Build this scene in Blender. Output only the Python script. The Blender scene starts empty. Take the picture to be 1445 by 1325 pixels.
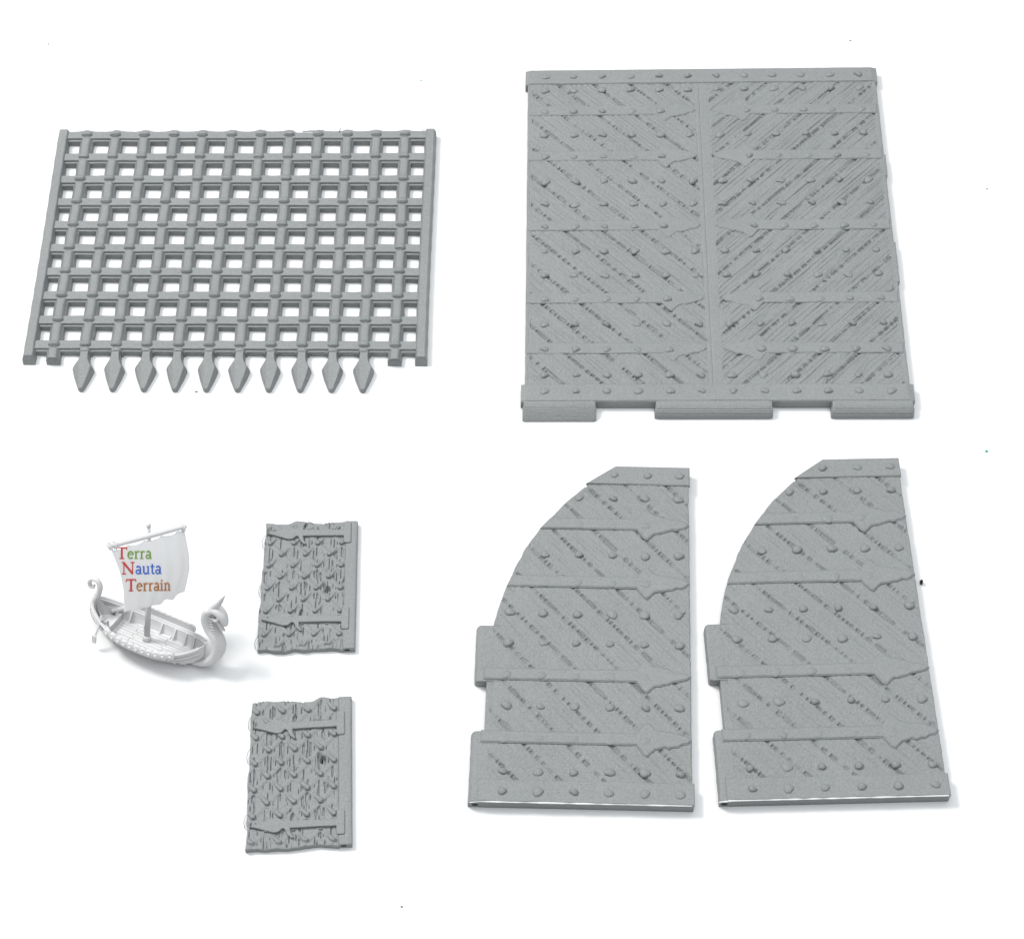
import bpy, bmesh, math, random
import numpy as np
from mathutils import Vector, Matrix

SC = bpy.context.scene
COL = SC.collection
MM = 0.001
rnd = random.Random(7)

# ------------------------------------------------------------------ materials
def new_mat(name):
    m = bpy.data.materials.new(name); m.use_nodes = True
    nt = m.node_tree; b = nt.nodes['Principled BSDF']
    return m, nt, b

def plastic(name, col, rough=0.5, spec=0.35, var=0.19, grain=0.00016, layer=0.00013, ls=(250, 3600, 3600)):
    """matt filament: fine layer streaks along X, sheen speckled into the colour, faint blotches of tone"""
    m, nt, b = new_mat(name)
    N, L = nt.nodes, nt.links
    tc = N.new('ShaderNodeTexCoord')
    def noise(scale, detail, mp=None):
        n = N.new('ShaderNodeTexNoise'); n.inputs['Scale'].default_value = scale
        n.inputs['Detail'].default_value = detail
        if mp:
            q = N.new('ShaderNodeMapping'); q.inputs['Scale'].default_value = mp
            L.new(tc.outputs['Object'], q.inputs['Vector']); L.new(q.outputs['Vector'], n.inputs['Vector'])
        else:
            L.new(tc.outputs['Object'], n.inputs['Vector'])
        return n
    big = noise(45, 3); spk = noise(2600, 2); fine = noise(3300, 3); lay = noise(1.0, 2, ls)
    mix = N.new('ShaderNodeMix'); mix.data_type = 'RGBA'
    mix.inputs[6].default_value = (*[c * (1 - var) for c in col], 1)
    mix.inputs[7].default_value = (col[0] * (1 + var * 1.1), col[1] * (1 + var), col[2] * (1 + var * .9), 1)
    mr = N.new('ShaderNodeMapRange'); mr.inputs['From Min'].default_value = .3; mr.inputs['From Max'].default_value = .7
    L.new(spk.outputs['Fac'], mr.inputs['Value'])
    ad = N.new('ShaderNodeMath'); ad.operation = 'MULTIPLY_ADD'
    L.new(mr.outputs['Result'], ad.inputs[0]); ad.inputs[1].default_value = .62
    bm_ = N.new('ShaderNodeMath'); bm_.operation = 'MULTIPLY'; bm_.inputs[1].default_value = .4
    L.new(big.outputs['Fac'], bm_.inputs[0]); L.new(bm_.outputs[0], ad.inputs[2])
    L.new(ad.outputs[0], mix.inputs[0]); L.new(mix.outputs[2], b.inputs['Base Color'])
    b.inputs['Roughness'].default_value = rough
    b.inputs['Specular IOR Level'].default_value = spec
    b1 = N.new('ShaderNodeBump'); b1.inputs['Strength'].default_value = 1; b1.inputs['Distance'].default_value = layer
    b2 = N.new('ShaderNodeBump'); b2.inputs['Strength'].default_value = 1; b2.inputs['Distance'].default_value = grain
    L.new(lay.outputs['Fac'], b1.inputs['Height']); L.new(fine.outputs['Fac'], b2.inputs['Height'])
    L.new(b1.outputs['Normal'], b2.inputs['Normal']); L.new(b2.outputs['Normal'], b.inputs['Normal'])
    return m

GREY = plastic('grey_print_plastic', (0.226, 0.238, 0.242))
PALE_RIM = plastic('pale_rim_plastic', (0.78, 0.79, 0.79), rough=.3, spec=.6, var=.05)
WHITE = plastic('white_resin', (0.60, 0.60, 0.605), rough=.55, spec=.3, var=.03, grain=.00003, layer=.00004)
SAILM = plastic('white_sail_resin', (0.90, 0.90, 0.90), rough=.6, spec=.2, var=.02, grain=.00002, layer=.00002)

def flat(name, col, rough=.6):
    m, nt, b = new_mat(name)
    n = nt.nodes.new('ShaderNodeTexNoise'); n.inputs['Scale'].default_value = 900
    mx = nt.nodes.new('ShaderNodeMix'); mx.data_type = 'RGBA'
    mx.inputs[6].default_value = (*[c * .9 for c in col], 1); mx.inputs[7].default_value = (*[min(1, c * 1.1) for c in col], 1)
    nt.links.new(n.outputs['Fac'], mx.inputs[0]); nt.links.new(mx.outputs[2], b.inputs['Base Color'])
    b.inputs['Roughness'].default_value = rough; b.inputs['Specular IOR Level'].default_value = .2
    return m
DARK = flat('hole_shade_eye_dark', (0.025, 0.027, 0.03), .9)  # near-black painted for the shade in pin holes, also the dragon eyes
M_RED = flat('red_ink', (0.62, 0.07, 0.05)); M_GRN = flat('green_ink', (0.22, 0.38, 0.07))
M_BLU = flat('blue_ink', (0.06, 0.16, 0.62)); M_BRN = flat('orange_brown_ink', (0.5, 0.2, 0.05))
M_TEAL = flat('teal_crumb', (0.02, 0.45, 0.33)); M_SOOT = flat('black_crumb', (0.02, 0.022, 0.025)); M_GC = flat('grey_crumb', (0.2, 0.22, 0.23))

# ------------------------------------------------------------------ helpers
def link(name, me, mat, parent=None, loc=None):
    o = bpy.data.objects.new(name, me); COL.objects.link(o)
    if mat is not None and len(me.materials) == 0: me.materials.append(mat)
    if parent is not None: o.parent = parent
    if loc is not None: o.location = Vector(loc) * MM
    return o

def mesh(name, verts, faces, smooth=False):
    v = np.asarray(verts, dtype=float) * MM
    me = bpy.data.meshes.new(name); me.from_pydata(v.tolist(), [], [list(f) for f in faces]); me.update()
    bm = bmesh.new(); bm.from_mesh(me); bmesh.ops.recalc_face_normals(bm, faces=bm.faces); bm.to_mesh(me); bm.free()
    if smooth: me.polygons.foreach_set('use_smooth', [True] * len(me.polygons))
    return me

def thing(name, label, cat, x, y, group=None):
    o = bpy.data.objects.new(name, None); COL.objects.link(o)
    o.empty_display_size = .01; o.location = (x * MM, y * MM, 0)
    o['label'] = label; o['category'] = cat
    if group: o['group'] = group
    return o

class Geo:
    """collects shapes in millimetres into one mesh"""
    def __init__(s): s.v = []; s.f = []
    def add(s, v, f):
        n = len(s.v); s.v += [tuple(p) for p in v]; s.f += [[i + n for i in q] for q in f]
    def box(s, a, b):
        (x0, y0, z0), (x1, y1, z1) = a, b
        s.add([(x0,y0,z0),(x1,y0,z0),(x1,y1,z0),(x0,y1,z0),(x0,y0,z1),(x1,y0,z1),(x1,y1,z1),(x0,y1,z1)],
              [(0,3,2,1),(4,5,6,7),(0,1,5,4),(1,2,6,5),(2,3,7,6),(3,0,4,7)])
    def loft(s, rings, cap=True):
        n = len(rings[0]); v = [p for r in rings for p in r]; f = []
        for i in range(len(rings) - 1):
            for j in range(n):
                f.append((i*n+j, i*n+(j+1) % n, (i+1)*n+(j+1) % n, (i+1)*n+j))
        if cap: f.append(tuple(range(n-1, -1, -1))); f.append(tuple((len(rings)-1)*n+j for j in range(n)))
        s.add(v, f)
    def tube(s, path, rad, n=8, flat=1.0):
        P = [Vector(p) for p in path]; rings = []
        up = Vector((0.13, 0.31, 0.94)); last = None
        for i, p in enumerate(P):
            t = (P[min(i+1, len(P)-1)] - P[max(i-1, 0)]).normalized()
            if last is None:
                a = t.cross(up)
                if a.length < .05: a = t.cross(Vector((1, 0, 0)))
                a.normalize()
            else:
                a = (last - t * last.dot(t)).normalized()
            last = a; b = t.cross(a)
            r = rad[i] if isinstance(rad, (list, tuple)) else rad
            rings.append([tuple(p + (a*math.cos(2*math.pi*k/n) + b*math.sin(2*math.pi*k/n)*flat)*r) for k in range(n)])
        s.loft(rings)
    def dome(s, c, r, h, n=12, m=4, sink=.25):
        rings = [[(c[0]+r*math.cos(2*math.pi*k/n), c[1]+r*math.sin(2*math.pi*k/n), c[2]-sink) for k in range(n)]]
        for i in range(m):
            a = i/m*math.pi/2
            rings.append([(c[0]+r*math.cos(a)*math.cos(2*math.pi*k/n), c[1]+r*math.cos(a)*math.sin(2*math.pi*k/n), c[2]+h*math.sin(a)) for k in range(n)])
        rings.append([(c[0]+r*.06*math.cos(2*math.pi*k/n), c[1]+r*.06*math.sin(2*math.pi*k/n), c[2]+h) for k in range(n)])
        s.loft(rings)
    def plate(s, poly, z0, z1, bev):
        """prism with a chamfered top edge"""
        n = len(poly); P = [Vector(p) for p in poly]
        area = sum(P[i].x*P[(i+1) % n].y - P[(i+1) % n].x*P[i].y for i in range(n))
        if area < 0: P.reverse()
        ins = []
        for i in range(n):
            a = (P[i]-P[i-1]).normalized(); b = (P[(i+1) % n]-P[i]).normalized()
            na = Vector((-a.y, a.x)); nb = Vector((-b.y, b.x)); m = na+nb
            if m.length < 1e-4: m = na.copy()
            m.normalize(); k = bev/max(.55, m.dot(na)); ins.append(P[i]+m*k)
        s.loft([[(p.x,p.y,z0) for p in P], [(p.x,p.y,z1-bev*.8) for p in P], [(p.x,p.y,z1) for p in ins]])
    def warp(s, w):
        if w: s.v = [(*w(p[0], p[1]), p[2]) for p in s.v]
        return s
    def build(s, name, mat, parent=None, smooth=False, loc=None):
        return link(name, mesh(name, s.v, s.f, smooth), mat, parent, loc)

def bilin(quad, W, H):
    TL, TR, BR, BL = [np.array(q, float) for q in quad]
    def w(x, y):
        u, v = x/W, y/H
        X = BL[0]*(1-u)*(1-v)+BR[0]*u*(1-v)+TR[0]*u*v+TL[0]*(1-u)*v
        Y = BL[1]*(1-u)*(1-v)+BR[1]*u*(1-v)+TR[1]*u*v+TL[1]*(1-u)*v
        return X, Y
    return w

# value noise
_r = np.random.RandomState(11)
T1 = _r.rand(8192); T2 = _r.rand(512, 512)
def n1(x):
    i = np.floor(x).astype(int); f = x-i; f = f*f*(3-2*f)
    return T1[i % 8192]*(1-f)+T1[(i+1) % 8192]*f
def n2(x, y):
    i = np.floor(x).astype(int); j = np.floor(y).astype(int); f = x-i; g = y-j
    f = f*f*(3-2*f); g = g*g*(3-2*g); i0, i1, j0, j1 = i % 512, (i+1) % 512, j % 512, (j+1) % 512
    return (T2[i0,j0]*(1-f)+T2[i1,j0]*f)*(1-g)+(T2[i0,j1]*(1-f)+T2[i1,j1]*f)*g
def sst(a, b, x):
    t = np.clip((x-a)/(b-a), 0, 1); return t*t*(3-2*t)

def relief(name, ys, Lf, Rf, nx, hf, mat, parent, warp, edge=.4, zbot=0.0, shift=None, split=None):
    """solid slab: structured top sheet carved by hf(x, y), walls to the table and a closed underside"""
    ys = np.asarray(ys, float); ny = len(ys)
    L = Lf(ys)[:, None]; R = Rf(ys)[:, None]
    if split:
        n0 = int(nx*.2); xs = np.maximum(split, L+5.0)
        a = np.linspace(0, 1, n0, endpoint=False)[None, :]; c = np.linspace(0, 1, nx-n0)[None, :]
        X = np.concatenate([L+(xs-L)*a, xs+(R-xs)*c], 1)
    else:
        X = L+(R-L)*np.linspace(0, 1, nx)[None, :]
    Y = np.repeat(ys[:, None], nx, 1)
    Z = hf(X, Y)
    d = np.minimum(np.minimum(X-L, R-X), np.minimum(Y-ys[0], ys[-1]-Y))
    t = np.clip(1-d/edge, 0, 1); Z = Z-edge*.8*(1-np.sqrt(np.clip(1-t*t, 0, 1)))
    if shift is not None: X, Y = shift(X, Y)
    WX, WY = warp(X, Y)
    top = np.stack([WX, WY, Z], -1).reshape(-1, 3)
    idx = np.arange(ny*nx).reshape(ny, nx)
    q = np.stack([idx[:-1,:-1], idx[:-1,1:], idx[1:,1:], idx[1:,:-1]], -1).reshape(-1, 4)
    loop = np.concatenate([idx[0,:], idx[1:,-1], idx[-1,-2::-1], idx[-2:0:-1,0]])
    bot = top[loop].copy(); bot[:, 2] = zbot
    nb = len(loop); b0 = len(top); bi = np.arange(nb)+b0; nxt = np.roll(np.arange(nb), -1)
    side = np.stack([loop, bi, bi[nxt], loop[nxt]], -1)
    V = np.concatenate([top, bot])*MM
    F = np.concatenate([q, side])
    me = bpy.data.meshes.new(name)
    me.vertices.add(len(V)); me.vertices.foreach_set('co', V.ravel())
    nf = len(F)
    me.loops.add(nf*4+nb); me.polygons.add(nf+1)
    li = np.concatenate([F.ravel(), bi[::-1]]).astype(np.int32)
    me.loops.foreach_set('vertex_index', li)
    ls = np.concatenate([np.arange(nf)*4, [nf*4]]).astype(np.int32)
    me.polygons.foreach_set('loop_start', ls)
    sm = np.zeros(nf+1, bool); me.polygons.foreach_set('use_smooth', sm)
    me.update(calc_edges=True); me.validate()
    return link(name, me, mat, parent)

def boards(x, y, sgn, c0, pitch, seed, gr, deep):
    c = x+y if sgn < 0 else y-x
    q = (x-y if sgn < 0 else x+y)/1.414
    k = np.floor((c-c0)/pitch); r = (c-c0)-k*pitch
    hk = T1[(k.astype(int)*37+seed) % 8192]; hk2 = T1[(k.astype(int)*91+seed+500) % 8192]
    d = np.minimum(r, pitch-r)/1.414
    z = (hk-.5)*.16+(r/pitch-.5)*(hk2-.5)*.22
    side = np.where(r < pitch/2, k, k+1)
    dash = (.22+.78*sst(.3, .6, n1(q*1.55+side*41.3+seed)))*(.6+.4*sst(.1, .42, n1(q*.2+side*17.7+seed+90)))
    wv = .33+.26*n1(q*.5+side*9.1)
    z = z-deep*dash*np.exp(-(d/wv)**2)
    g = n2(c*1.15+k*23.7+seed, q*.07+k*7.3)
    g2 = n2(c*2.3+k*53.7+seed, q*.11+k*3.3)
    z = z-gr*.7*sst(.5, .85, g)-gr*.5*sst(.55, .9, g2)
    pg = 1.9*(.85+.3*hk); ph = (r+.55*n1(q*.09+k*5.1+seed))/pg; dd = np.abs(ph-np.floor(ph)-.5)*pg
    st = np.floor(ph)
    z = z-gr*.95*np.exp(-(dd/.26)**2)*sst(.3, .7, n1(q*.13+k*19.7+st*7.7+seed))
    z = z+.07*(n2(x*2.1+seed, y*2.1)-.5)
    return z

def strap_poly(x0, x1, hw, barb, flip=False, seed=0, jag=.16):
    """strap of half width hw from x0 running to a barbed, ragged tip at x1 (origin on its centre line)"""
    rr = random.Random(seed)
    xb = x1-12.4 if not barb else barb
    low = [(xb-2.4, -hw), (xb-.5, -4.4), (xb+.5, -4.9), (xb+1.2, -4.2), (xb+2.6, -2.9)]
    for i in range(1, 8):
        t = i/8; xx = xb+2.6+(x1-xb-2.6)*t
        yy = -2.7+2.1*t**1.6
        low.append((xx, yy+rr.uniform(-jag, jag)))
    up = [(a, -b+rr.uniform(-.1, .1)) for a, b in reversed(low)]
    pts = [(x0, -hw)]+low+[(x1, 0)]+up+[(x0, hw)]
    return pts

def dome_mesh(name, r, h, seed, sx):
    """a stud as the printer leaves it: a lumpy dome, dragged a little sideways"""
    rr = random.Random(seed); g = Geo(); g.dome((0, 0, 0), r, h, 16, 6)
    lob = [rr.uniform(-.12, .12) for _ in range(4)]
    v = []
    for x, y, z in g.v:
        a = math.atan2(y, x); k = 1+lob[0]*math.cos(a)+lob[1]*math.sin(a)+lob[2]*math.cos(2*a+1)+lob[3]*math.cos(3*a)
        zz = z if z <= 0 else z*(1+rr.uniform(-.07, .07))
        v.append((x*k*sx+.35*max(0, z)*lob[3]*4, y*k, zz))
    me = mesh(name, v, g.f, True); me.materials.append(GREY); return me

def studs(parent, me, pts, z, warp, name='stud', parent_off=(0, 0)):
    for x, y in pts:
        X, Y = warp(x, y)
        o = bpy.data.objects.new(name, me[rnd.randrange(len(me))]); COL.objects.link(o); o.parent = parent
        o.location = (X*MM, Y*MM, z*MM)
        o.rotation_euler = (0, 0, rnd.uniform(-.35, .35)); k = rnd.uniform(.8, 1.1); o.scale = (k, k*rnd.uniform(.85, 1.05), rnd.uniform(.6, 1.2))

# ------------------------------------------------------------------ setting
bm = bmesh.new(); bmesh.ops.create_grid(bm, x_segments=2, y_segments=2, size=1.6)
gm = bpy.data.meshes.new('table_surface'); bm.to_mesh(gm); bm.free()
m, nt, b = new_mat('white_backdrop_paper')
n = nt.nodes.new('ShaderNodeTexNoise'); n.inputs['Scale'].default_value = 120; n.inputs['Detail'].default_value = 5
tcg = nt.nodes.new('ShaderNodeTexCoord'); nt.links.new(tcg.outputs['Object'], n.inputs['Vector'])
mx = nt.nodes.new('ShaderNodeMix'); mx.data_type = 'RGBA'
mx.inputs[6].default_value = (.72, .725, .73, 1); mx.inputs[7].default_value = (.75, .75, .75, 1)
nt.links.new(n.outputs['Fac'], mx.inputs[0]); nt.links.new(mx.outputs[2], b.inputs['Base Color'])
b.inputs['Roughness'].default_value = .75; b.inputs['Specular IOR Level'].default_value = .15
tb = link('table_surface', gm, m); tb['kind'] = 'structure'; tb['label'] = 'plain white surface under all the printed pieces'

# ------------------------------------------------------------------ portcullis
def portcullis():
    root = thing('portcullis', 'grey plastic portcullis grid with ten spear points along its lower edge', 'portcullis', -83.13, 79.46)
    W = bilin([(-57.95,43.01),(58.67,43.31),(57.95,-43.41),(-58.67,-42.91)], 116, 86)
    xs = [1.2]+[8.3+8.99*i for i in range(12)]+[114.8]
    hy = [4.7+8.89*i for i in range(10)]
    rr = random.Random(3)
    for i, yc in enumerate(hy):                             # cross bars: broad foot, narrower crown
        g = Geo(); n = 90
        sec = [(-2.05,0.0),(-2.05,2.05),(-1.95,2.2),(-1.5,2.25),(-1.42,2.8),(-1.28,2.95),(1.28,2.95),(1.42,2.8),(1.5,2.25),(1.95,2.2),(2.05,2.05),(2.05,0.0)]
        rings = []
        for j in range(n+1):
            x = .4+115.2*j/n; wob = .05*math.sin(x*.9+i)+rr.uniform(-.04,.04)
            up = 0
            if i == 9: up = .75*sum(math.exp(-((x-c)/1.5)**2) for c in xs[1:-1])-(.55 if 72.6 < x < 79 else 0)   # top edge swells at each bar
            rings.append([(x, yc+a+(wob if a > 0 else wob*.4)+(up if a > 0 else 0), z) for a, z in sec])
        g.loft(rings); g.warp(W).build('cross_bar', GREY, root)
    for i, xc in enumerate(xs):
        rail = i in (0, 13); spear = 2 <= i <= 11
        g = Geo(); y0, y1 = (2.2 if spear else -.7), (86.4 if rail else 85.6)
        n = 260 if not rail else 90; rings = []; bend = rr.uniform(-.18, .18)
        for j in range(n+1):
            y = y0+(y1-y0)*j/n
            dz = 0; kw = 1
            if not rail:
                for c in hy:
                    d = y-c
                    dz += .58*math.exp(-((d+.05)/.8)**2)-.75*math.exp(-((d+1.0)/.30)**2)
                    kw += .07*math.exp(-((d+.1)/.8)**2)-.16*math.exp(-((d+1.0)/.35)**2)
            dz += .05*math.sin(y*1.7+i)
            hw = 1.3*kw if not rail else 1.32
            if not rail: sec = [(-2.0,0),(-2.0,1.9),(-1.88,2.15),(-1.72*kw,2.3),(-hw,3.0),(-hw*.78,3.34),(-hw*.42,3.5),(hw*.42,3.5),(hw*.78,3.34),(hw,3.0),(1.72*kw,2.3),(1.88,2.15),(2.0,1.9),(2.0,0)]
            else: sec = [(-1.75,0),(-1.75,1.9),(-1.7,2.2),(-1.58,2.5),(-hw,3.35),(-hw*.8,3.6),(hw*.8,3.6),(hw,3.35),(1.58,2.5),(1.7,2.2),(1.75,1.9),(1.75,0)]
            ring = []
            for a, z in sec:
                zz = z+(dz if z > 2.2 else 0)
                yy = y
                if not spear and j == 0: yy = y+.28*zz      # slanted lower end
                ring.append((xc+a+bend*math.sin(y*.05+i)+.05*math.sin(y*.9+i*2), yy, zz))
            rings.append(ring)
        g.loft(rings); o = g.warp(W).build('side_rail' if rail else 'upright_bar', GREY, root)
        if spear:                                           # lozenge point with bevelled faces
            k = rr.uniform(.96, 1.04)
            def ring(f, z, dy=0):
                pts = [(-1.45,2.4),(-1.4,.9),(-1.7,-1.0),(-3.0*k,-3.6),(-2.2*k,-6.8),(-.85,-10.9),(-.4,-11.5),(.4,-11.5),(.85,-10.9),(2.2*k,-6.8),(3.0*k,-3.6),(1.7,-1.0),(1.4,.9),(1.45,2.4)]
                r = []
                for px, py in pts:
                    q = max(0, min(1, (-4.0-py)/7.5))
                    r.append((xc+px*f, py*(1 if py > 0 else (f*.06+.94)*.88)+dy, z*(1-.42*q*(z > .5))))
                return r
            g = Geo(); g.loft([ring(1, 0), ring(1, 1.5), ring(.95, 1.9), ring(.80, 3.1), ring(.73, 3.25)])
            g.warp(W).build('spear_point', GREY, o)
    for path, r in [([(75.2,85.6,3.2),(77.5,86.0,3.0),(80.6,86.3,2.7),(82.2,86.0,2.5)], .22), ([(79,85.9,3),(81.8,86.6,2.9)], .2),
                    ([(86.6,85.5,3.2),(86.9,86.6,3.1),(87.3,87.4,3.2)], .16), ([(113.2,86.3,3),(112.4,86.0,3)], .15), ([(116.0,86.0,2.8),(116.5,85.0,2.6),(116.4,83.5,2.3)], .4)]:
        g = Geo(); g.tube(path, [r*.7]+[r]*(len(path)-2)+[r*.3], 6); g.warp(W).build('filament_wisp', GREY, root)
portcullis()

# ------------------------------------------------------------------ drawbridge-like double door panel
def panel():
    root = thing('castle_gate', 'large grey double leaf gate panel with mirrored diagonal boards and three hinge tabs', 'castle gate', 59.74, 84.29)
    W = bilin([(-55.34,62.86),(56.7,64.37),(55.45,-63.49),(-56.81,-63.74)], 112, 128)
    Lf = lambda y: .75+.12*(n1(y*.7)-.5)+.25*sst(20, 60, y)*0
    Rf = lambda y: 111.2+.14*(n1(y*.8+40)-.5)+.55*((y > 43) & (y < 58))+.45*((y > 84) & (y < 92.5))
    def hf(x, y):
        zl = boards(x, y, -1, 121.2, 11.45, 100, .13, .84)
        zr = boards(x, y, 1, 57.0, 11.45, 900, .19, .84)
        inl = sst(1.9, 2.4, x)*(1-sst(53.2, 53.8, x)); inr = sst(57.6, 58.3, x)*(1-sst(109.6, 110.2, x))
        z = 3.35+.05*(n2(x*2.3, y*2.3)-.5)+inl*(zl+.03)+inr*(zr+.03)
        z = z-.16*np.exp(-((x-54.9)/.18)**2)-.07*np.exp(-((x-53.6)/.2)**2)-.04*np.exp(-((x-57.6)/.3)**2)-.12*np.exp(-((x-1.7)/.2)**2)*(n1(y*.4)>.3)
        return z
    relief('board_face', np.linspace(.25, 128, 620), Lf, Rf, 540, hf, GREY, root, W)
    zt = 3.35
    me = [dome_mesh('stud', 1.12, .85, 21+i, 1.22) for i in range(4)]
    rows = [119.9, 100.9, 91.9-.2, 82.2, 73.2, 54.9, 45.8, 27.7, 9.4]
    rows = [119.9, 101.0, 82.2, 73.2, 54.9, 45.8, 27.7, 9.4]
    cols = [6.2+9.03*i for i in range(12)]
    studs(root, me, [(c+rnd.uniform(-.2,.2), r+rnd.uniform(-.15,.15)) for r in rows for c in cols], zt, W)
    def strip(y0, y1, x0, x1, ys_):
        g = Geo(); n = 60; rings = []
        for j in range(n+1):
            x = x0+(x1-x0)*j/n; w = .07*(T1[j*3 % 8192]-.5)
            e = .5 if j in (0, n) else 0
            rings.append([(x, y0+e*.4, 0), (x, y0+w, 3.3-e), (x, y0+.35+w, 3.72-e), (x, y1-.35+w, 3.72-e), (x, y1+w, 3.45-e), (x, y1-e*.4, 0)])
        g.loft(rings); o = g.warp(W).build('edge_strip', GREY, root)
        studs(o, me, [(c, ys_) for c in cols], 3.7, W, 'rivet')
    strip(122.3, 128.45, -.05, 111.75, 125.3)
    strip(.1, 6.3, -.45, 112.25, 3.6)
    for k, yc in enumerate([111.2, 92.5, 64.8, 37.3, 19.0]):
        for side in (0, 1):
            p = strap_poly(1.0, 53.4, 1.95, 43.2, seed=50+k*2+side, jag=.25)
            if side: p = [(111.6-a, b) for a, b in p]
            g = Geo(); g.plate([(a, b+yc) for a, b in p], zt-.5, zt+.27, .28)
            o = g.warp(W).build('strap', GREY, root)
            cs = cols[:5] if side == 0 else cols[7:]
            studs(o, me, [(c, yc-.55) for c in cs], zt+.1, W, 'rivet')
    # hinge tabs: printed in visible steps, rounded forwards
    def tab(x0, x1, prof, ky, name='hinge_tab'):
        g = Geo(); n = 30; rings = []
        for j in range(n+1):
            x = x0+(x1-x0)*j/n; e = 1 if j in (0, n) else 0
            rings.append([(x+(.3 if (j == 0) else -.3 if j == n else 0)*(z > 3.0), y*(ky if y < 0 else 1)*(1-.05*e)+.04*(T1[j*7+i*13]-.5)*(y < -1), z-.15*e*(z > 2)) for i, (y, z) in enumerate(prof)])
        g.loft(rings); return g.warp(W).build(name, GREY, root)
    step = [(.6, 0), (.6, 3.55), (-1.6, 3.55), (-2.2, 3.4), (-2.9, 3.15), (-3.0, 2.95), (-3.6, 2.85), (-3.7, 2.6), (-4.2, 2.5), (-4.3, 2.15), (-4.5, 2.1), (-4.45, 1.9), (-4.75, 1.8), (-5.05, 1.2), (-5.15, .6), (-4.9, 0)]
    tab(37.9, 71.6, step, .74); tab(88.3, 111.9, step, .74)
    tab(.1, 21.2, [(.6, 0), (.6, 3.5), (-.6, 3.5), (-1.8, 3.2), (-2.8, 2.75), (-3.9, 2.2), (-5.0, 1.55), (-6.0, .9), (-6.7, .35), (-6.9, 0)], .68)
panel()

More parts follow.
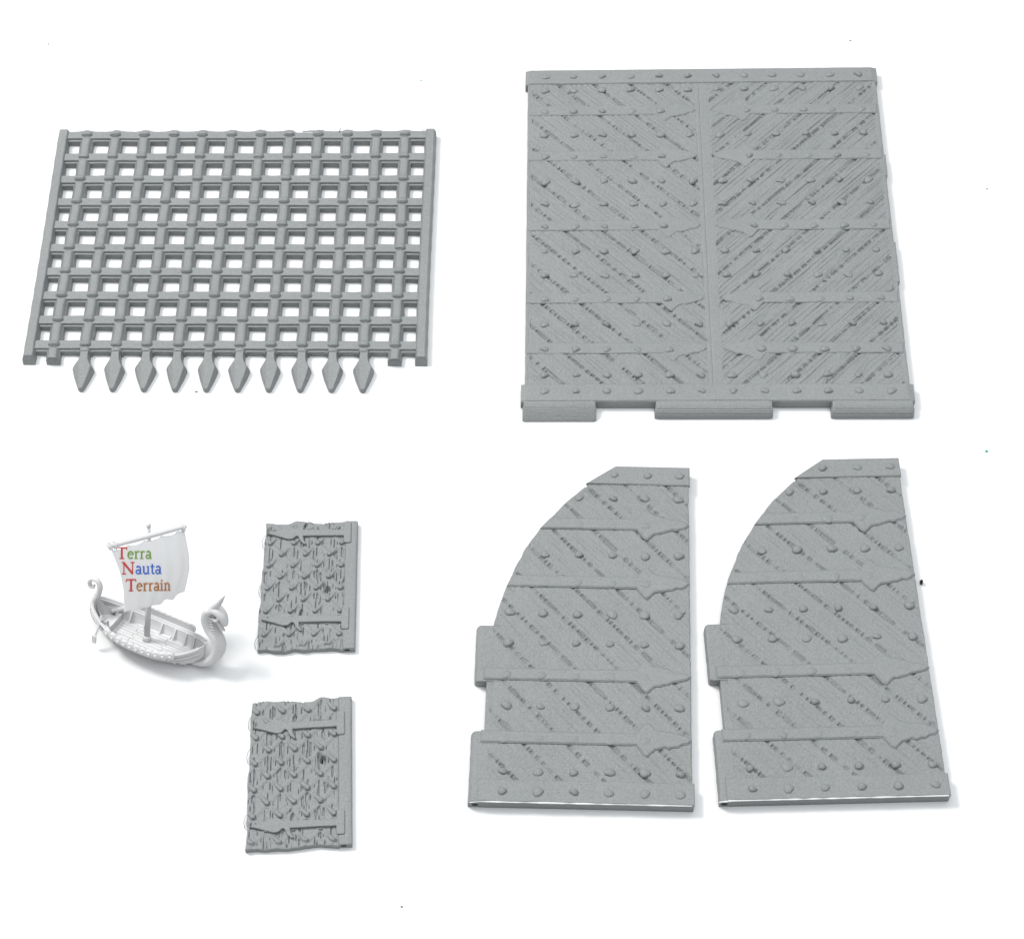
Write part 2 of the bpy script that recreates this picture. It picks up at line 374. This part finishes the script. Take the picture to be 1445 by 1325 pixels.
# ------------------------------------------------------------------ arched gate leaves
def gate(cx, cy, quad, label, seed, pale_to, kn):
    root = thing('gate_leaf', label, 'gate leaf', cx, cy, 'arched gate leaves with hinge knuckles')
    W = bilin(quad, 58.5, 100)
    arcp = np.array([(49.9, 4.9), (56.5, 6.2), (61.3, 7.7), (66.3, 9.5), (74.1, 13.0), (80.8, 17.3), (88.2, 23.3), (93.6, 29.1), (94.1, 29.9), (94.3, 29.5), (100, 37.6)])
    def Lf(y):
        a = np.interp(y, arcp[:, 0], arcp[:, 1])+.35*(n1(y*.55+seed)-.5)*(y < 94)
        lug = kn+.1*(n1(y*.9)-.5)
        r = np.where(y > 49.9, a, np.where(y > 33.6, lug, np.where(y > 19.4, 3.6, lug-.1)))
        # softened corners of the knuckles
        for e, s in ((49.9, -1), (33.6, 1), (19.4, -1)):
            t = np.clip(1-np.abs(y-e)/.9, 0, 1)*(((y < e) if s < 0 else (y > e)))
            r = r+np.where(t > 0, .9*(1-np.sqrt(np.clip(1-t*t, 0, 1))), 0)
        return r
    Rf = lambda y: 58.4+.16*(n1(y*.8+seed+7)-.5)
    ys = np.sort(np.concatenate([np.linspace(0, 100, 520), [49.88, 49.92, 33.58, 33.62, 19.38, 19.42, 94.08, 94.12]]))
    def hf(x, y):
        zb = boards(x, y, -1, 53.5, 11.62, 300, .09, .72)
        m = sst(4.6, 5.6, x)*(1-sst(57.9, 58.3, x)*.5)
        z = 3.6+.05*(n2(x*2.3+9, y*2.3)-.5)+m*zb
        lug = ((y <= 49.9) & (y >= 33.6)) | (y <= 19.4)
        t = np.clip(1-x/2.0, 0, 1)
        z = z-np.where(lug, 1.75*(1-np.sqrt(np.clip(1-t*t, 0, 1))), 0)
        z = z-.35*np.exp(-((y-33.1)/.5)**2)*((x < 5.5) & (x > 3.6))
        return z
    relief('board_face', ys, Lf, Rf, 320, hf, GREY, root, W, split=11.0)
    zt = 3.6
    me = [dome_mesh('stud', 1.2, .85, 31+i, 1.12) for i in range(4)]
    mr = [dome_mesh('rivet', 1.25, .42, 41+i, 1.2) for i in range(4)]
    cols = [9.1+9.26*i for i in range(6)]
    pts = []
    for y, k in ((90.0, 2), (72.0, 1), (53.9, 0), (45.1, 0), (26.9, 0), (8.6, 0)):
        pts += [(c+rnd.uniform(-.2, .2), y+rnd.uniform(-.2, .2)) for c in cols[k:]]
    studs(root, me, pts, zt, W)
    # riveted strips at head and foot
    g = Geo(); g.plate([(29.3, 94.4), (33.4, 97.3), (37.7, 100.25), (58.75, 100.2), (58.75, 94.3)], zt-.6, zt+.42, .3)
    o = g.warp(W).build('edge_strip', GREY, root); studs(o, me, [(37.4, 97.4), (46.9, 97.3), (56.0, 97.4)], zt+.4, W, 'rivet')
    g = Geo(); g.plate([(2.6, 0.05)]+[(2.6+56.3*i/24, .05+.05*rnd.random()) for i in range(1, 24)]+[(58.95, .05), (58.95, 6.0), (2.6, 6.0)], zt-.6, zt+.42, .18)
    o = g.warp(W).build('edge_strip', GREY, root); studs(o, me, [(c, 2.9) for c in cols], zt+.38, W, 'rivet')
    g = Geo()                                                # foot face below the strip
    g.box((2.8, -.06, .0), (58.85, .3, zt+.1)); g.warp(W).build('foot_face', GREY, root)
    for k, (yc, x0) in enumerate(((81.6, 17.6), (63.5, 8.5), (35.8, 2.8), (17.9, 2.8))):
        p = strap_poly(x0, 58.5, 1.75, 46.2, seed=80+k, jag=.42)
        if k < 2:
            p[0] = (float(Lf(np.array([yc-1.75]))[0])+.1, -1.75); p[-1] = (float(Lf(np.array([yc+1.75]))[0])+.1, 1.75)
        g = Geo(); g.plate([(a, b+yc) for a, b in p], zt-.5, zt+.52, .42)
        o = g.warp(W).build('strap', GREY, root)
        studs(o, mr, [(c, yc-.4) for c in cols[:5] if c > x0+1.5], zt+.36, W, 'rivet')
    # pale line along the foot edge; dark disc paints the knuckle's pin hole shade
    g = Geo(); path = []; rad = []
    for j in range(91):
        x = .6+(pale_to-.6)*j/90
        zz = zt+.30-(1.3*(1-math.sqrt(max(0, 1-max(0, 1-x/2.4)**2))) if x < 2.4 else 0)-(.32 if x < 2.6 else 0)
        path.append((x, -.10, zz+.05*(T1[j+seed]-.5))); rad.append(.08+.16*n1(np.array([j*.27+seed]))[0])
    g.tube(path, rad, 6); g.warp(W).build('pale_edge_line', PALE_RIM, root)
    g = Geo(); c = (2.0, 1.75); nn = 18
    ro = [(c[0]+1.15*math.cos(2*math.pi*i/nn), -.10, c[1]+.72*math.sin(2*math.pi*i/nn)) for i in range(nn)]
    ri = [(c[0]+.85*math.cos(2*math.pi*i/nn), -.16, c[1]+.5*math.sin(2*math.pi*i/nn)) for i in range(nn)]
    g.add(ri, [tuple(range(nn))]); g.warp(W).build('pin_hole_shade', DARK, root)
    return root

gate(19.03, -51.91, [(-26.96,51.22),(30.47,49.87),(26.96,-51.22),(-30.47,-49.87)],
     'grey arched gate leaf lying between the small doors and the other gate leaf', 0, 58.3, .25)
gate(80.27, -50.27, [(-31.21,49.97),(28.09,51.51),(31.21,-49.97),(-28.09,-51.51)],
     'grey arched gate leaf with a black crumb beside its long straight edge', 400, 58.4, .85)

# ------------------------------------------------------------------ small doors
def door(cx, cy, quad, label, sgn, seed, sy):
    root = thing('small_door', label, 'small door', cx, cy, 'small lattice doors with two strap hinges')
    W = bilin(quad, 26, 40); zt = 1.9
    def Lf(y): return .15+.32*(n1(y*.42+seed)-.5)*2*.8
    def Rf(y): return 25.75+.06*(n1(y*.8+seed)-.5)
    def shift(X, Y):
        w = (n1(X*.33+seed+3)-.5)*1.5*(1-sst(22.2, 23.2, X))
        w2 = (n1(X*.4+seed+33)-.5)*.8*(1-sst(22.2, 23.2, X))
        return X, Y+w*sst(36, 40, Y)+w2*(1-sst(0, 4, Y))
    px, py = 6.55, 7.1
    ox, oy = (5.1, 29.4) if sgn > 0 else (5.0, 26.1)
    hole = (18.0, 18.4) if sgn > 0 else (18.5, 23.0)
    def hf(x, y):
        field = 1-sst(22.2, 22.7, x)
        u = (x-ox)/px; v = (y-oy)/py
        a = u+v; b_ = u-v
        da = np.abs(a-np.round(a)); db = np.abs(b_-np.round(b_))
        # woven laths: each leaves its nub as a blunt spindle and thins out towards the next one
        if sgn > 0: t, pd = a-np.floor(a), db
        else: t, pd = np.ceil(b_)-b_, da
        ln = 4.83; e = np.where(t > .86, t*ln-ln, t*ln)
        jig = 1+.25*(n2(x*.9+seed, y*.9)-.5)
        wdt = np.where(e < 0, .70*np.sqrt(np.clip(1-(e/.66)**2, 0, 1)), .72-.17*e)*jig
        top = np.clip(.58-.15*e, .05, .58); ym = sst(.8, 1.6, y)*(1-sst(38.2, 39.2, y))
        for yc in sy: ym = ym*sst(1.0, 1.7, np.abs(y-yc))
        top = top*ym
        z = zt+field*top*(1-sst(wdt-.22, wdt+.10, pd*4.8))*(e < 3.1)
        crs = da if sgn > 0 else db
        z = z+field*.14*np.exp(-(crs/.10)**2)
        nu = np.round(a); nv = np.round(b_); cxn = (nu+nv)/2; cyn = (nu-nv)/2
        dd = ((u-cxn)*px)**2+((v-cyn)*py)**2
        z = z+field*.24*ym*np.exp(-(dd/.42)**2)
        # carved grain between the ridges
        gm = sst(.10, .2, da)*sst(.10, .2, db)
        gl = n2(x*3.4+seed, y*.3)
        z = z-field*gm*(.48*sst(.6, .84, gl)+.10)
        z = z+.08*(n2(x*1.9, y*1.9+seed)-.5)
        z = z+(1-field)*.42-.15*np.exp(-((x-22.4)/.2)**2)
        z = z-1.75*np.exp(-((((x-hole[0])/.72)**2+((y-hole[1])/.95)**2)**2))
        z = z-.9*np.exp(-((((x-hole[0]+.9)/.35)**2+((y-hole[1]-1.2)/.7)**2)))
        t = np.clip(1-(26-x)/1.4, 0, 1); z = z-.5*(1-np.sqrt(np.clip(1-t*t, 0, 1)))
        return z
    relief('board_face', np.linspace(0, 40, 400), Lf, Rf, 260, hf, GREY, root, W, edge=.3, shift=shift)
    for yc in sy:
        tip = (.9, -.15)
        pts = [tip, (2.4, .35), (3.6, .75), (5.2, 1.35), (6.8, 1.85), (8.0, 1.75), (8.9, 1.0), (9.5, 1.15), (10.2, 2.6), (11.2, 3.5), (11.5, 3.3), (10.9, 2.2), (10.8, 1.0),
               (14, .95), (18, .92), (22.0, .95), (22.1, 3.0), (22.4, 3.3), (23.9, 3.3), (24.0, 3.0), (24.0, -2.9), (23.7, -3.2), (22.4, -3.2), (22.1, -2.9), (22.0, -.95), (18, -.92), (14, -.95),
               (10.8, -1.0), (11.0, -2.2), (11.7, -3.4), (11.3, -3.7), (10.2, -2.7), (9.5, -1.15), (8.9, -1.0), (8.0, -1.9), (6.8, -2.0), (5.2, -1.5), (3.6, -.95), (2.4, -.6)]
        g = Geo(); g.plate([(a, b+yc) for a, b in pts], zt-.8, zt+.85, .15); g.warp(W).build('hinge_strap', GREY, root)
    g = Geo(); nn = 14
    g.add([(23.7+.75*math.cos(2*math.pi*i/nn), -.35, 1.35+.5*math.sin(2*math.pi*i/nn)) for i in range(nn)], [tuple(range(nn))])
    X0 = 23.7
    g.v = [(a, -.03, c) for a, b2, c in g.v]
    g.warp(W).build('pin_hole_shade', DARK, root)  # flat dark disc, shade of the pin hole painted on the front face
    rr = random.Random(seed)
    for y in ((3, 20, 35) if sgn > 0 else (8, 28, 36.5)):
        y += rr.uniform(-2, 2); g = Geo()
        g.tube([(.2, y, 1.2), (-.35, y-.7, 1.0), (-.7, y-1.9, .6), (-.5, y-3.2, .2), (.1, y-3.9, .2)], [.05, .07, .07, .06, .03], 5)
        g.warp(W).build('filament_wisp', GREY, root)
    return root
door(-55.14, -37.98, [(-13.14,19.67),(12.71,19.9),(13.51,-19.57),(-13.08,-19.99)],
     'small grey lattice door beside the white model longship', 1, 20, (36.0, 9.0))
door(-54.51, -92.87, [(-14.01,19.72),(12.51,21.36),(14.38,-19.88),(-12.88,-21.2)],
     'small grey lattice door with slanted top edge, nearest the bottom of the photo', -1, 70, (32.5, 5.8))

# ------------------------------------------------------------------ model longship
def ship():
    root = thing('model_longship', 'white model longship with dragon prow and lettered square sail', 'model ship', -97.86, -55.85)
    a, th = math.radians(-24), math.radians(23)
    e1 = Vector((math.cos(a), math.sin(a), 0)); e2 = Vector((-math.sin(a), math.cos(a), 0)); ez = Vector((0, 0, 1))
    f2 = e2*math.cos(th)-ez*math.sin(th); f3 = e2*math.sin(th)+ez*math.cos(th)
    M = Matrix((e1, f2, f3)).transposed().to_4x4()
    root.matrix_world = Matrix.Translation((-97.86*MM, -55.85*MM, .15*MM)) @ M
    def bm_(x): return 6.1*max(0, 1-abs(x/17.2)**2.6)**.75
    def gun(x): return 4.7+4.2*abs(x/17)**2.6
    def keel(x): return .1+4.3*abs(x/17.4)**4.2
    NX = 44; P = []
    X = [-16.8+33.9*i/NX for i in range(NX+1)]
    rings = []
    for x in X:
        b, g_, k = bm_(x)+.35, gun(x), keel(x); r = []
        for t in (1, .86, .72, .56, .4, .24, .1, 0):
            wob = .16*abs(math.sin(t*math.pi*3.5))
            r.append((x, -(b*t**.55+wob*(t > .05)), k+(g_-k)*t**1.7))
        r2 = [(p[0], -p[1], p[2]) for p in reversed(r[:-1])]
        bi = max(.05, b-.75); dz = max(k+.5, 1.7+1.4*abs(x/17)**3); dz = min(dz, g_-.3)
        inn = [(x, bi, g_), (x, bi*.93, g_-(g_-dz)*.5), (x, bi*.82, dz), (x, 0, dz+.03), (x, -bi*.82, dz), (x, -bi*.93, g_-(g_-dz)*.5), (x, -bi, g_)]
        rings.append(r+r2+inn)
    g = Geo(); g.loft(rings); g.build('hull', WHITE, root)
    for s in (-1, 1):                                        # rails and a rubbing wale on each side
        for f, up, rr_ in ((1.0, .1, .38), (.9, -1.9, .3), (.76, -3.0, .24)):
            g = Geo(); g.tube([(x, s*(bm_(x)*f+.45), max(keel(x)+.3, gun(x)+up)) for x in X[1:-1]], rr_, 6); g.build('wale', WHITE, root)
    # deck boards
    g = Geo()
    for j in range(-4, 5):
        y0 = j*1.05; pts = [x for x in X if bm_(x)*.8 > abs(y0)+.5 and abs(x) < 13.5]
        if len(pts) < 3: continue
        for k in range(3):
            xa = pts[0]+(pts[-1]-pts[0])*k/3+(.7 if j % 2 else 0)*(k > 0); xb = pts[0]+(pts[-1]-pts[0])*(k+1)/3-.12+(.7 if j % 2 else 0)*(k < 2)
            g.box((xa, y0-.47, 1.6), (xb, y0+.47, 2.06+.05*rnd.random()))
    g.build('deck', WHITE, root)
    for x in (-7.6, -3.4, 1.4, 5.6, 9.2, 12.2):              # frames against both sides
        for s in (-1, 1):
            b = bm_(x)-.3; g = Geo()
            pl = [(s*b, gun(x)-.1), (s*(b-.45), gun(x)-.1), (s*(b*.72-.6), 2.0), (s*b*.72, 1.6), (s*b*.95, 2.4)]
            g.loft([[(x-.22, p, q) for p, q in pl], [(x+.22, p, q) for p, q in pl]]); g.build('frame', WHITE, root)
    g = Geo(); g.box((-10.6, -3.9, 2.1), (-9.7, 3.4, 4.3)); g.build('thwart', WHITE, root)
    g = Geo(); g.box((-14.8, -2.2, 3.4), (-10.5, 2.2, 3.8)); g.build('stern_deck', WHITE, root)
    sh = Geo(); n = 14
    sh.loft([[(r*math.cos(2*math.pi*k/n), d, r*math.sin(2*math.pi*k/n)) for k in range(n)] for r, d in ((1.25, .3), (1.25, -.25), (1.0, -.5), (.45, -.55), (.4, -.9), (.08, -.95))])
    ms = mesh('shield', sh.v, sh.f)
    for s in (-1, 1):
        for i in range(11):
            x = -8.4+1.85*i
            o = link('shield', ms, WHITE, root, (x, s*(bm_(x)+.85), gun(x)+(.1 if s < 0 else 1.3)))
            o.rotation_euler = (0 if s < 0 else 0, 0, (0 if s < 0 else math.pi)+math.atan2((bm_(x+.5)-bm_(x-.5))*s, 1))
    def smooth(pts, k=4):
        P = [Vector(p) for p in pts]; out = []
        for i in range(len(P)-1):
            p0, p1, p2, p3 = P[max(i-1, 0)], P[i], P[i+1], P[min(i+2, len(P)-1)]
            for j in range(k):
                t = j/k
                out.append(.5*((2*p1)+(p2-p0)*t+(2*p0-5*p1+4*p2-p3)*t*t+(3*p1-p0-3*p2+p3)*t**3))
        return out+[P[-1]]
    def interp(r, k=4):
        o = []
        for i in range(len(r)-1): o += [r[i]+(r[i+1]-r[i])*j/k for j in range(k)]
        return o+[r[-1]]
    # stern post ends in a rolled scroll
    sp = [(-11.5,0,1.0),(-14.6,0,2.0),(-16.3,0,5.2),(-16.2,0,8.8),(-15.3,0,11.6),(-15.0,0,14.0),(-15.9,0,15.7),(-17.3,0,15.6),(-18.2,0,14.2),(-17.8,0,12.9),(-16.9,0,12.9),(-16.7,0,13.8)]
    g = Geo(); g.tube(smooth(sp), interp([.9,1.5,1.6,1.25,1.05,.95,.85,.75,.7,.6,.5,.35]), 10, .8); g.build('stern_post', WHITE, root, True)
    g = Geo()                                                # planking rising into the stern post
    for s in (-1, 1):
        g.loft([[(-15.9, s*.3, 9.6), (-15.4, s*.75, 9.2), (-14.9, s*.5, 3.2)], [(-14.6, s*1.0, 7.0), (-14.0, s*1.5, 6.8), (-13.6, s*1.2, 3.2)], [(-11.8, s*3.0, 6.0), (-11.5, s*3.5, 5.8), (-11.6, s*3.1, 3.4)], [(-8.8, s*4.6, 5.2), (-8.6, s*5.0, 5.1), (-8.8, s*4.7, 3.6)]])
    g.build('stern_planking', WHITE, root)
    # dragon prow
    bp = [(14.0,0,1.2),(17.4,0,2.8),(20.2,0,6.0),(21.2,0,10.0),(20.2,0,13.2),(18.0,0,15.6),(16.9,0,18.6),(17.5,0,21.2),(19.2,0,22.0)]
    g = Geo(); g.tube(smooth(bp), interp([1.0,1.8,2.2,2.2,2.05,2.0,2.1,2.1,1.7]), 14, .62)
    g.build('prow', WHITE, root, True)
    head = Geo()
    head.tube(smooth([(17.8,0,22.0),(19.6,0,22.2),(21.2,0,21.0),(22.1,0,19.4),(22.4,0,18.4)]), interp([1.7,2.1,1.9,1.4,.8]), 12, .68)
    head.tube([(19.6,0,20.0),(20.6,0,18.0),(21.5,0,16.6),(22.3,0,16.5)], [1.1,1.0,.75,.35], 8, .8)
    hd = head.build('dragon_head', WHITE, root, True)
    for s in (-1, 1):
        g = Geo(); g.tube([(18.6,s*.6,22.3),(19.7,s*.9,24.6),(20.9,s*1.0,27.2)], [1.25,.9,.1], 7, .6); g.build('ear', WHITE, hd)
        g = Geo(); g.dome((0,0,0), .42, .3, 10, 3); o = g.build('eye', DARK, hd, True); o.location = Vector((20.6, s*1.25, 21.4))*MM; o.rotation_euler = (math.radians(90)*(-1 if s > 0 else 1), 0, 0)
        g = Geo(); g.tube(smooth([(17.6,s*1.3,15.6),(16.6,s*1.35,18.6),(17.2,s*1.35,21.0),(18.8,s*1.35,22.0),(20.6,s*1.3,21.2),(20.0,s*1.3,19.6),(19.0,s*1.3,20.0)]), .42, 6); g.build('mane_line', WHITE, hd)
        g = Geo()
        for k in range(8):
            t = k/7; c = Vector((18.3+1.9*t**1.3, s*1.3, 19.6-6.0*t)); g.box(c-Vector((.55,.16,.16)), c+Vector((.55,.16,.16)))
        g.build('throat_scales', WHITE, hd)
    # mast, yard, sail
    g = Geo(); g.tube([(-.1,0,1.8),(-.1,0,3.6),(-.1,0,3.9)], [1.15,1.05,.9], 12); g.tube([(-.1,0,2.0),(-.3,0,14),(-1.6,0,37.2),(-1.9,0,41)], [.85,.75,.5,.42], 10)
    mast = g.build('mast', WHITE, root, True)
    g = Geo(); g.dome((-1.95,0,40.9), .62, .7, 10, 4, .4); g.build('mast_cap', WHITE, mast, True)
    gm_ = math.radians(55); y1 = Vector((math.cos(gm_), math.sin(gm_), 0)); nn = Vector((math.sin(gm_), -math.cos(gm_), 0))
    def S(a_, h, n_): return y1*a_+nn*n_+Vector((0, 0, h))
    g = Geo(); g.tube([S(-13.2, 39.1, .6), S(-12, 39.15, .6), S(0, 39.3, .6), S(7.4, 39.5, .6), S(8.4, 39.5, .6)], [.62,.68,.74,.68,.58], 10)
    for q in (-12.6, -11.3, 7.6):
        g.tube([S(q-.25, 39.2, .6), S(q+.25, 39.2, .6)], 1.15, 10)
    g.build('yard', WHITE, root)
    Lh = [(37.9,-12.3),(31.1,-10.1),(24.7,-8.8),(16.0,-7.9)]; Rh = [(38.6,7.9),(30.9,9.3),(25.9,9.7),(18.0,8.9)]
    def lin(tab, h):
        return float(np.interp(h, [t[0] for t in tab][::-1], [t[1] for t in tab][::-1]))
    def sail_n(a_, h):
        l, r = lin(Lh, h), lin(Rh, h); s = min(1, max(0, (a_-l)/(r-l))); t = min(1.05, max(0, (38.2-h)/22))
        bul = 2.3*math.sin(math.pi*min(1, t*.86))**.8*(.45+.55*math.sin(math.pi*s)**.7)
        fold = .42*math.sin(s*31+t*2.2)*(.2+.8*s)*(.35+.65*t)
        return .9+bul+fold
    NS, NT = 60, 40; v = []; f = []
    for off in (0, -.32):
        for j in range(NT+1):
            for i in range(NS+1):
                t, s = j/NT, i/NS
                ht = 38.1+.5*s-.75*abs(math.sin(s*8*math.pi/2*1.1))**.7*(1-t)
                hb = 16.0+1.6*s+.55*math.sin(s*21)*s-1.1*math.sin(math.pi*s)*.6
                h = ht+(hb-ht)*t; l, r = lin(Lh, h), lin(Rh, h); aa = l+(r-l)*s
                v.append(tuple(S(aa, h, sail_n(aa, h)+off)))
    w = NS+1; n0 = w*(NT+1)
    for j in range(NT):
        for i in range(NS):
            q = (j*w+i, j*w+i+1, (j+1)*w+i+1, (j+1)*w+i); f.append(q); f.append(tuple(n0+k for k in reversed(q)))
    rim = [(j*w) for j in range(NT+1)]+[NT*w+i for i in range(1, w)]+[j*w+NS for j in range(NT-1, -1, -1)]+[i for i in range(NS-1, 0, -1)]
    for k in range(len(rim)):
        p, q = rim[k], rim[(k+1) % len(rim)]; f.append((p, q, n0+q, n0+p))
    g = Geo(); g.add(v, f); sail = g.build('sail', SAILM, root, True)
    # lettering strokes laid on the cloth
    def arc(cx, cy, rx, ry, a0, a1, n=14): return [(cx+rx*math.cos(math.radians(a0+(a1-a0)*i/n)), cy+ry*math.sin(math.radians(a0+(a1-a0)*i/n))) for i in range(n+1)]
    G = {'T': (.74, [([(.36,0),(.36,1)],.13), ([(0,.965),(.72,.965)],.07), ([(.02,.97),(.0,.78)],.05), ([(.70,.97),(.72,.78)],.05), ([(.2,.025),(.52,.025)],.05)]),
         'N': (.92, [([(.14,0),(.14,.98)],.06), ([(.12,.98),(.74,.02)],.14), ([(.74,0),(.74,.98)],.06), ([(0,.975),(.2,.975)],.05), ([(.6,.975),(.88,.975)],.05), ([(0,.025),(.28,.025)],.05)]),
         'e': (.5, [([(.06,.38),(.42,.38)],.05), (arc(.25,.33,.19,.3,8,315),.09)]),
         'r': (.4, [([(.13,0),(.13,.64)],.1), (arc(.28,.44,.14,.19,165,60),.08), ([(.03,.02),(.26,.02)],.045), ([(.02,.63),(.13,.63)],.045)]),
         'a': (.48, [(arc(.2,.18,.14,.16,0,360),.075), ([(.36,.02),(.36,.46)]+arc(.22,.47,.14,.17,0,150),.09), ([(.36,.04),(.46,.02)],.05)]),
         'u': (.56, [([(.12,.64)]+arc(.24,.17,.12,.15,180,330),.09), ([(.42,.64),(.42,0)],.09), ([(.02,.63),(.14,.63)],.045), ([(.32,.63),(.44,.63)],.045), ([(.42,.02),(.52,.02)],.045)]),
         't': (.34, [([(.15,.84),(.15,.14)]+arc(.24,.13,.09,.1,180,310),.09), ([(.02,.62),(.3,.62)],.05)]),
         'i': (.28, [([(.13,0),(.13,.64)],.1), ([(.13,.8),(.13,.91)],.11), ([(.02,.02),(.25,.02)],.045), ([(.02,.63),(.13,.63)],.045)]),
         'n': (.58, [([(.13,0),(.13,.64)],.1), (arc(.27,.44,.15,.19,170,0)+[(.42,0)],.09), ([(.02,.02),(.24,.02)],.045), ([(.32,.02),(.53,.02)],.045), ([(.02,.63),(.13,.63)],.045)])}
    def word(parts, px0, px1, base, cap):
        tot = sum(G[c][0] for s_, _ in parts for c in s_); kx = (px1-px0)/tot; x = 0
        for s_, mat in parts:
            g = Geo()
            for c in s_:
                adv, strokes = G[c]
                for line, wd in strokes:
                    P = [Vector((p[0]*kx, p[1]*cap)) for p in line]; Q = []
                    for i in range(len(P)-1):
                        for j in range(3): Q.append(P[i].lerp(P[i+1], j/3))
                    Q.append(P[-1]); ra = []; rb = []
                    for i, p in enumerate(Q):
                        t = (Q[min(i+1, len(Q)-1)]-Q[max(i-1, 0)]).normalized(); nrm = Vector((-t.y, t.x))*wd*cap*.58
                        ra.append(p+nrm); rb.append(p-nrm)
                    vv = []
                    for off in (.16, .02):
                        for p in ra+rb:
                            px, py = px0+x+p.x, base-p.y
                            n_ = 2.0
                            for _ in range(4):
                                aa = -10.3+(px-165-2.25*n_)*.2021-(788-py+3.3*n_)*.0135; hh = 34-(px-165-2.25*n_)*.0625+(788-py+3.3*n_)*.256; n_ = sail_n(aa, hh)
                            vv.append(tuple(S(aa, hh, n_+off)))
                    m_ = len(Q); k2 = 2*m_; ff = []
                    for i in range(m_-1):
                        ff += [(i, i+1, m_+i+1, m_+i), (k2+i, k2+m_+i, k2+m_+i+1, k2+i+1), (i, k2+i, k2+i+1, i+1), (m_+i, m_+i+1, k2+m_+i+1, k2+m_+i)]
                    ff += [(0, m_, k2+m_, k2), (m_-1, k2+m_-1, k2+2*m_-1, 2*m_-1)]
                    g.add(vv, ff)
                x += adv*kx
            o = g.build('lettering', mat, sail)
    word([('T', M_RED), ('erra', M_GRN)], 165, 214, 789, 15.5)
    word([('N', M_RED), ('auta', M_BLU)], 172, 228, 809.5, 16)
    word([('T', M_RED), ('errain', M_BRN)], 178, 242, 832.5, 16)
    # steering oar and the trestle by the stern
    g = Geo(); g.tube([(-11.6,-4.3,7.6),(-12.0,-5.6,4.0),(-12.3,-6.2,1.9)], [.3,.3,.3], 8); g.box((-12.9,-6.6,.2), (-11.8,-6.1,2.6)); g.build('steering_oar', WHITE, root)
    g = Geo()
    for p, q in (((-11.9,-4.4,4.2),(-11.9,-4.2,8.0)), ((-10.2,-3.0,3.6),(-10.4,-3.0,6.6)), ((-11.9,-4.2,7.2),(-10.2,-3.0,4.4)), ((-11.9,-4.4,5.0),(-10.4,-3.0,6.4))): g.tube([p, q], .27, 6)
    g.build('trestle', WHITE, root)
    g = Geo(); g.tube([(-12.4,2.2,5.0),(-9.8,4.6,5.4)], .6, 7); g.tube([(-11.0,2.6,3.6),(-11.0,3.4,5.2)], .5, 7); g.build('cleat', WHITE, root)
ship()

# ------------------------------------------------------------------ loose crumbs
def crumb(x, y, size, mat, label, seed):
    rr = random.Random(seed); g = Geo()
    rings = []
    for z, k in ((0, .8), (.45, 1), (.9, .7), (1.1, .25)):
        rings.append([((size[0]*k*rr.uniform(.7, 1.1))*math.cos(i*math.pi/4), (size[1]*k*rr.uniform(.7, 1.1))*math.sin(i*math.pi/4), z*size[2]) for i in range(8)])
    g.loft(rings); o = g.build('crumb', mat, None, False, (x, y, 0)); o['label'] = label; o['category'] = 'crumb'; o['group'] = 'loose plastic crumbs'
crumb(111.6, -36.6, (.55, .75, 1.6), M_SOOT, 'black crumb touching the long straight edge of a gate leaf', 1)
crumb(134.6, 6.0, (.42, .42, .5), M_TEAL, 'teal crumb alone on the bare white surface at far right', 2)
crumb(-29.1, 146.6, (.3, .3, .3), M_TEAL, 'tiny teal speck between the tops of the portcullis and the big panel', 3)
crumb(-91.2, 26.4, (.5, .3, .3), M_GC, 'grey crumb just below the fourth and fifth spear points of the portcullis', 4)
crumb(146.5, 101.9, (.3, .3, .25), M_GC, 'tiny grey crumb to the right of the big gate panel', 5)
crumb(109.7, 163.8, (.45, .22, .25), M_GC, 'small grey crumb beyond the top edge of the big gate panel', 6)
crumb(-150.2, 162.3, (.4, .25, .25), M_GC, 'grey crumb beyond the top left corner of the portcullis', 7)
crumb(-27.5, -128.4, (.4, .3, .25), M_GC, 'grey crumb in front of the slanted small door', 8)

# ------------------------------------------------------------------ camera
cd = bpy.data.cameras.new('camera'); cam = bpy.data.objects.new('camera', cd); COL.objects.link(cam)
P, F = math.radians(58), 2912.0
cam.location = (0, -F*.2*math.cos(P)*MM, F*.2*math.sin(P)*MM); cam.rotation_euler = (math.radians(90)-P, 0, 0)
cd.sensor_fit = 'HORIZONTAL'; cd.sensor_width = 36; cd.lens = 36*F/1445
cd.clip_start = .01; cd.clip_end = 20
SC.camera = cam

# ------------------------------------------------------------------ light: window-like soft key from the upper left, big soft overhead
def area(name, loc, target, size, power, col):
    l = bpy.data.lights.new(name, 'AREA'); l.shape = 'RECTANGLE'; l.size, l.size_y = size; l.energy = power; l.color = col
    o = bpy.data.objects.new(name, l); COL.objects.link(o); o.location = loc
    o.rotation_euler = (Vector(target)-Vector(loc)).to_track_quat('-Z', 'Y').to_euler(); return o
area('key_lamp', (-.62, .34, 1.0), (0, 0, 0), (.28, .28), 11.5, (1, .985, .96))
area('overhead_lamp', (.15, .05, 1.35), (.02, 0, 0), (1.6, 1.3), 18.5, (.96, .985, 1))
w = bpy.data.worlds.new('World'); SC.world = w; w.use_nodes = True
bg = w.node_tree.nodes['Background']; bg.inputs['Color'].default_value = (.93, .96, 1, 1); bg.inputs['Strength'].default_value = .32

SC.view_settings.view_transform = 'Standard'; SC.view_settings.look = 'None'
SC.view_settings.exposure = 0; SC.view_settings.gamma = 1; SC.view_settings.use_curve_mapping = False
